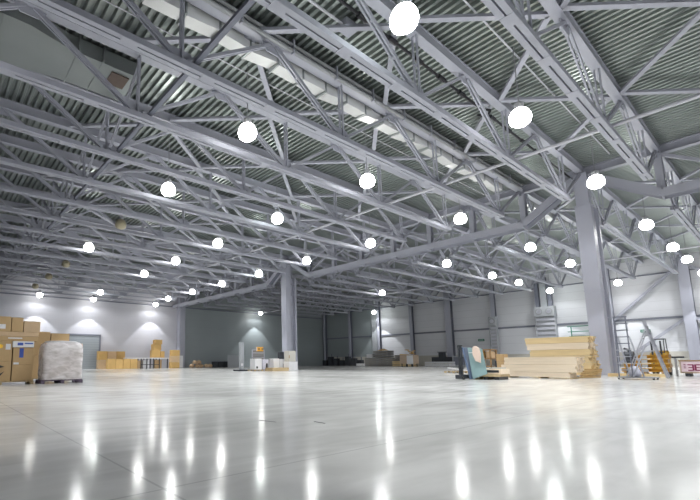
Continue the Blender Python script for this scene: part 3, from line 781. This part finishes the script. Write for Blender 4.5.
for k, (h, ya, yb, xo) in enumerate(((.22, 7.85, 11.0, 0), (.36, 7.55, 11.35, 0), (.34, 7.5, 11.15, 0))):
    hh = [.22, .36, .36][k]
    lumber(22.3, 23.3, [7.95, 7.62, 7.55][k], [11.15, 11.4, 11.2][k], z, z+hh, 'pale lumber pack in the front stack, %s layer' % ['bottom', 'middle', 'top'][k], 'lumber', 5); z += hh+.012
z = .07
bearers(25.7, 26.9, (8.4, 10.0, 11.4), 0.0, 'pallet', 'short bearer under the back lumber stack')
for k in range(6):
    hh = .335
    lumber(25.7, 26.9, 7.95+.03*(k % 3), [11.3, 11.35, 11.3, 11.25, 11.42, 11.45][k], z, z+hh, 'yellow lumber pack in the back stack, %s layer from the floor' % ORD[k], 'lumber2' if k < 4 else 'lumber' if k == 4 else 'lumber2', 5, .035); z += hh+.012
for k in range(5):
    tag(MB().bar((25.35+.12*k, 6.75, .05+.09*k), (26.3+.1*k, 6.25, .05+.09*k), .14, .07).build('board', 'lumber3'), 'loose board end between the two lumber stacks', 'board', 'loose boards between the lumber stacks')
tag(MB().box(28.9, 29.15, 4.2, 6.5, .0, .16).build('timber', 'lumber2'), 'long timber on the floor right of the near column foot', 'timber')

# ---- yellow racking beams, forklift
t = thing('support_trestle', 'low brown trestle under the yellow beams', 'trestle', (30.5, 5.25, 0), raw=True)
for yy in (-.75, 0, .75): MB().box(-.4, .4, yy-.07, yy+.07, 0, .22).build('trestle_block', 'tape', t)
z = .225
for k in range(8):
    r, c_ = divmod(k, 2); zz = .225+.235*r
    t = thing('rack_beam', 'yellow racking beam behind the step ladders, %s layer, %s one' % (['bottom', 'second', 'third', 'top'][r], ['front', 'rear'][c_]), 'beam', (30.35+.3*c_, 5.2, zz), raw=True)
    L0, L1 = -.9-.06*(r % 2), 1.0-.12*r
    MB().box(-.1, .1, L0, L1, 0, .03).box(-.1, .1, L0, L1, .16, .19).box(.05, .08, L0, L1, .03, .16).build('beam_section', 'rack', t)
    MB().box(-.13, .13, L0-.03, L0, -.0, .2).build('end_plate', 'tape', t)
    MB().box(-.12, -.1, -.12, .12, .0, .16).build('wrapping', 'gunit' , t)
t = thing('forklift', 'yellow forklift with a black mast behind the yellow beams', 'forklift', (32.9, 4.95, 0), math.radians(-90), raw=True)
t.scale = (.62, .8, .95)
MB().prism([(-.9, .25), (.9, .25), (.95, 1.1), (.55, 1.45), (.5, .95), (-.1, .85), (-.35, 1.3), (-.85, 1.3)], 'X', -.5, .5).build('body', 'fork', t)
MB().box(-.25, .25, -.2, .15, .9, 1.0).build('seat', 'dark', t)
MB().box(-.25, .25, .1, .2, 1.0, 1.35).build('seat_back', 'dark', t)
for xx in (-.42, .42):
    MB().bar((xx, -.5, 1.25), (xx, -.35, 2.1), .06, .06).build('guard_post', 'dark', t); MB().bar((xx, .55, 1.4), (xx, .4, 2.1), .06, .06).build('guard_post', 'dark', t)
m = MB().box(-.47, .47, -.4, .45, 2.1, 2.15); m.build('overhead_guard', 'dark', t)
for xx in (-.3, .3): MB().box(xx-.05, xx+.05, -1.05, -.92, .1, 2.0).build('mast_rail', 'dark', t)
MB().box(-.4, .4, -1.08, -1.0, 1.0, 1.1).build('carriage', 'dark', t)
for xx in (-.25, .25): MB().box(xx-.06, xx+.06, -2.0, -1.05, 1.02, 1.07).build('fork', 'dark', t)
for xx in (-.5, .38):
    for yy in (-.6, .6): MB().tube((xx, yy, .27), (xx+.14, yy, .27), .27, 16).build('wheel', 'ceil2', t)

# ---- rolling ladder (platform type)
t = thing('rolling_ladder', 'tall rolling ladder with grey rails right of the near column', 'ladder', (25.0, 4.95, 0), raw=True)
w = .24
for s in (-1, 1):
    MB().bar((-.05, s*w+.02, .12), (.05, s*w*.85+.02, 2.83), .045, .045, (0,1,0)).build('upright', 'girt', t)
    MB().bar((.55, s*w-.25, .1), (.12, s*w*.85-.03, 1.9), .05, .05, (0,1,0)).build('rear_strut', 'alu', t)
for k in range(8):
    z = .4+.3*k; MB().box(-.06+.003*k, .16, -w+.02, w+.02, z, z+.035).build('step', 'girt' if k > 3 else 'alu', t)
MB().box(-.0, .12, -.23, .25, 2.8, 2.86).build('top_rail', 'girt', t)
MB().bar((-.1, -w, .12), (.35, -w-.45, 1.5), .045, .045).build('guard_strut', 'alu', t)
MB().box(-.15, .75, -.95, .32, .06, .12).build('base_frame', 'housing', t)
for xx, yy in ((-.1, .27), (-.1, -.9), (.7, .27), (.7, -.9)): MB().tube((xx, yy-.03, .05), (xx, yy+.03, .05), .05, 10).build('caster', 'ceil2', t)
t = thing('blower', 'small dark blower machine behind the rolling ladder', 'machine', (28.1, 5.2, 0), raw=True)
MB().tube((0, -.02, 1.0), (0, .35, 1.0), .30, 14).build('drum', 'dark', t)
for yy in (0, .3): MB().bar((-.2, yy, 0), (0, yy, 1.0), .05, .05).build('leg', 'dark', t)
MB().tube((0, .1, 1.3), (0, .35, 1.45), .05, 8).build('handle', 'dark', t)
m = MB().lathe([(.1, 0), (.27, .02), (.30, .2), (.22, .42), (.1, .55), (.03, .58)], n=12)
for i, v in enumerate(m.v): m.v[i] = (v[0]+random.uniform(-.03, .03), v[1]+random.uniform(-.03, .03), v[2])
o = m.build('plastic_bag', 'bag', smooth=True); o.location = (25.35, 4.72, .125); o.scale = (.8, .7, .8)
tag(o, 'crumpled pale lilac plastic bag on the rolling ladder base', 'bag')

# ---- folding step ladder (A-frame)
t = thing('step_ladder', 'aluminium A-frame step ladder standing open before the yellow beams', 'ladder', (27.0, 4.4, 0), raw=True)
ax = Vector((.0, -.02, 2.72))
for xx in (-.26, .26):
    MB().bar((xx, -.52, .02), (xx*.8, .08, 2.72), .035, .07, (1,0,0)).build('front_rail', 'alu', t)
    MB().bar((xx*1.1, .92, .02), (xx*.8, .0, 2.35), .03, .045, (1,0,0)).build('rear_rail', 'alu', t)
    MB().bar((xx, -.22, 1.3), (xx, .44, 1.2), .02, .03, (1,0,0)).build('spreader', 'alu', t)
for k in range(8):
    f = (k+1)/9; y = -.52+.60*f; MB().box(-.25, .25, y-.05, y+.05, 2.73*f-.015, 2.73*f+.015).build('step', 'alu', t)
MB().box(-.22, .22, -.05, .15, 2.0, 2.03).build('top_platform', 'alu', t)
for k in range(4): 
    f = (k+1)/5; y = .92-.92*f; MB().bar((-.25, y, 2.33*f), (.25, y, 2.33*f), .03, .03).build('rear_rung', 'alu', t)

# ---- banner crate at the right edge
t = thing('banner_crate', 'wooden crate with a pale pink board and maroon lettering, right edge', 'crate', (31.0, 3.0, 0), raw=True)
MB().box(0, .9, -.9, .98, .16, .80).build('crate_body', 'crate', t)
sb = MB().box(-.03, 0, -.88, .92, .24, .77).build('sign_board', 'banner', t)
for yy in (-.6, .72): MB().box(.05, .85, yy-.1, yy+.1, 0, .16).build('foot', 'dark', t)
MB().box(-.05, .02, -.92, 1.0, .77, .83).build('top_edge', 'tape', t)
def stroke(y0, y1, z0, z1): MB().box(-.038, -.03, min(y0, y1), max(y0, y1), z0, z1).build('letter_stroke', 'maroon', sb)
L = .68
stroke(L, L-.2, .57, .62); stroke(L-.02, L-.2, .435, .475); stroke(L, L-.2, .29, .34); stroke(L-.16, L-.23, .30, .61)
L = .42
stroke(L, L-.2, .57, .62); stroke(L, L-.18, .435, .475); stroke(L, L-.2, .29, .34); stroke(L+.02, L-.05, .30, .61)
for z in (.42, .51, .60): stroke(.83, .75, z, z+.035)
t = thing('drawbar', 'dark horizontal towing bar between the beams and the banner crate', 'bar', (30.9, 4.05, .94), raw=True)
MB().box(-.05, .05, -.3, .3, 0, .09).build('bar', 'dark', t); MB().box(-.04, .04, .0, .08, -.94, 0).build('support_leg', 'housing', t)
# thin curved tie marks on the floor
tag(MB().bar((4.68, 4.62, .002), (4.66, 4.38, .002), .02, .003).build('floor_marking', 'black'), 'short dark scratch on the floor, right of two', 'mark')
tag(MB().bar((4.14, 5.28, .002), (4.2, 4.95, .002), .02, .003).build('floor_marking', 'black'), 'short dark scratch on the floor, left of two', 'mark')

# ------------------------------------------------------------------ camera, world, view
cam = bpy.data.cameras.new('camera'); co = bpy.data.objects.new('camera', cam); COL.objects.link(co); S.camera = co
R = Matrix(((0.7912256787, -0.0792775076, -0.6063637539), (-0.6114865550, -0.1135789285, -0.7830606745), (-0.0067910468, 0.9903609967, -0.1383436948)))
co.matrix_world = Matrix.Translation((0, 0, .9)) @ R.to_4x4()
cam.sensor_width = 36; cam.lens = 419.511/700*36; cam.shift_x = .134867; cam.shift_y = .0759316; cam.clip_end = 300; cam.clip_start = .05
w = bpy.data.worlds.new('world'); S.world = w; w.use_nodes = True
w.node_tree.nodes['Background'].inputs[0].default_value = (.5, .55, .62, 1); w.node_tree.nodes['Background'].inputs[1].default_value = .05
S.view_settings.view_transform = 'Standard'; S.view_settings.look = 'None'; S.view_settings.exposure = EXPOSURE; S.view_settings.gamma = 1
S.view_settings.use_curve_mapping = False
c = S.cycles; c.max_bounces = 7; c.diffuse_bounces = 4; c.glossy_bounces = 3; c.transmission_bounces = 3; c.transparent_max_bounces = 6
c.sample_clamp_indirect = 6.; c.sample_clamp_direct = 0; c.caustics_reflective = False; c.caustics_refractive = False
c.use_denoising = True
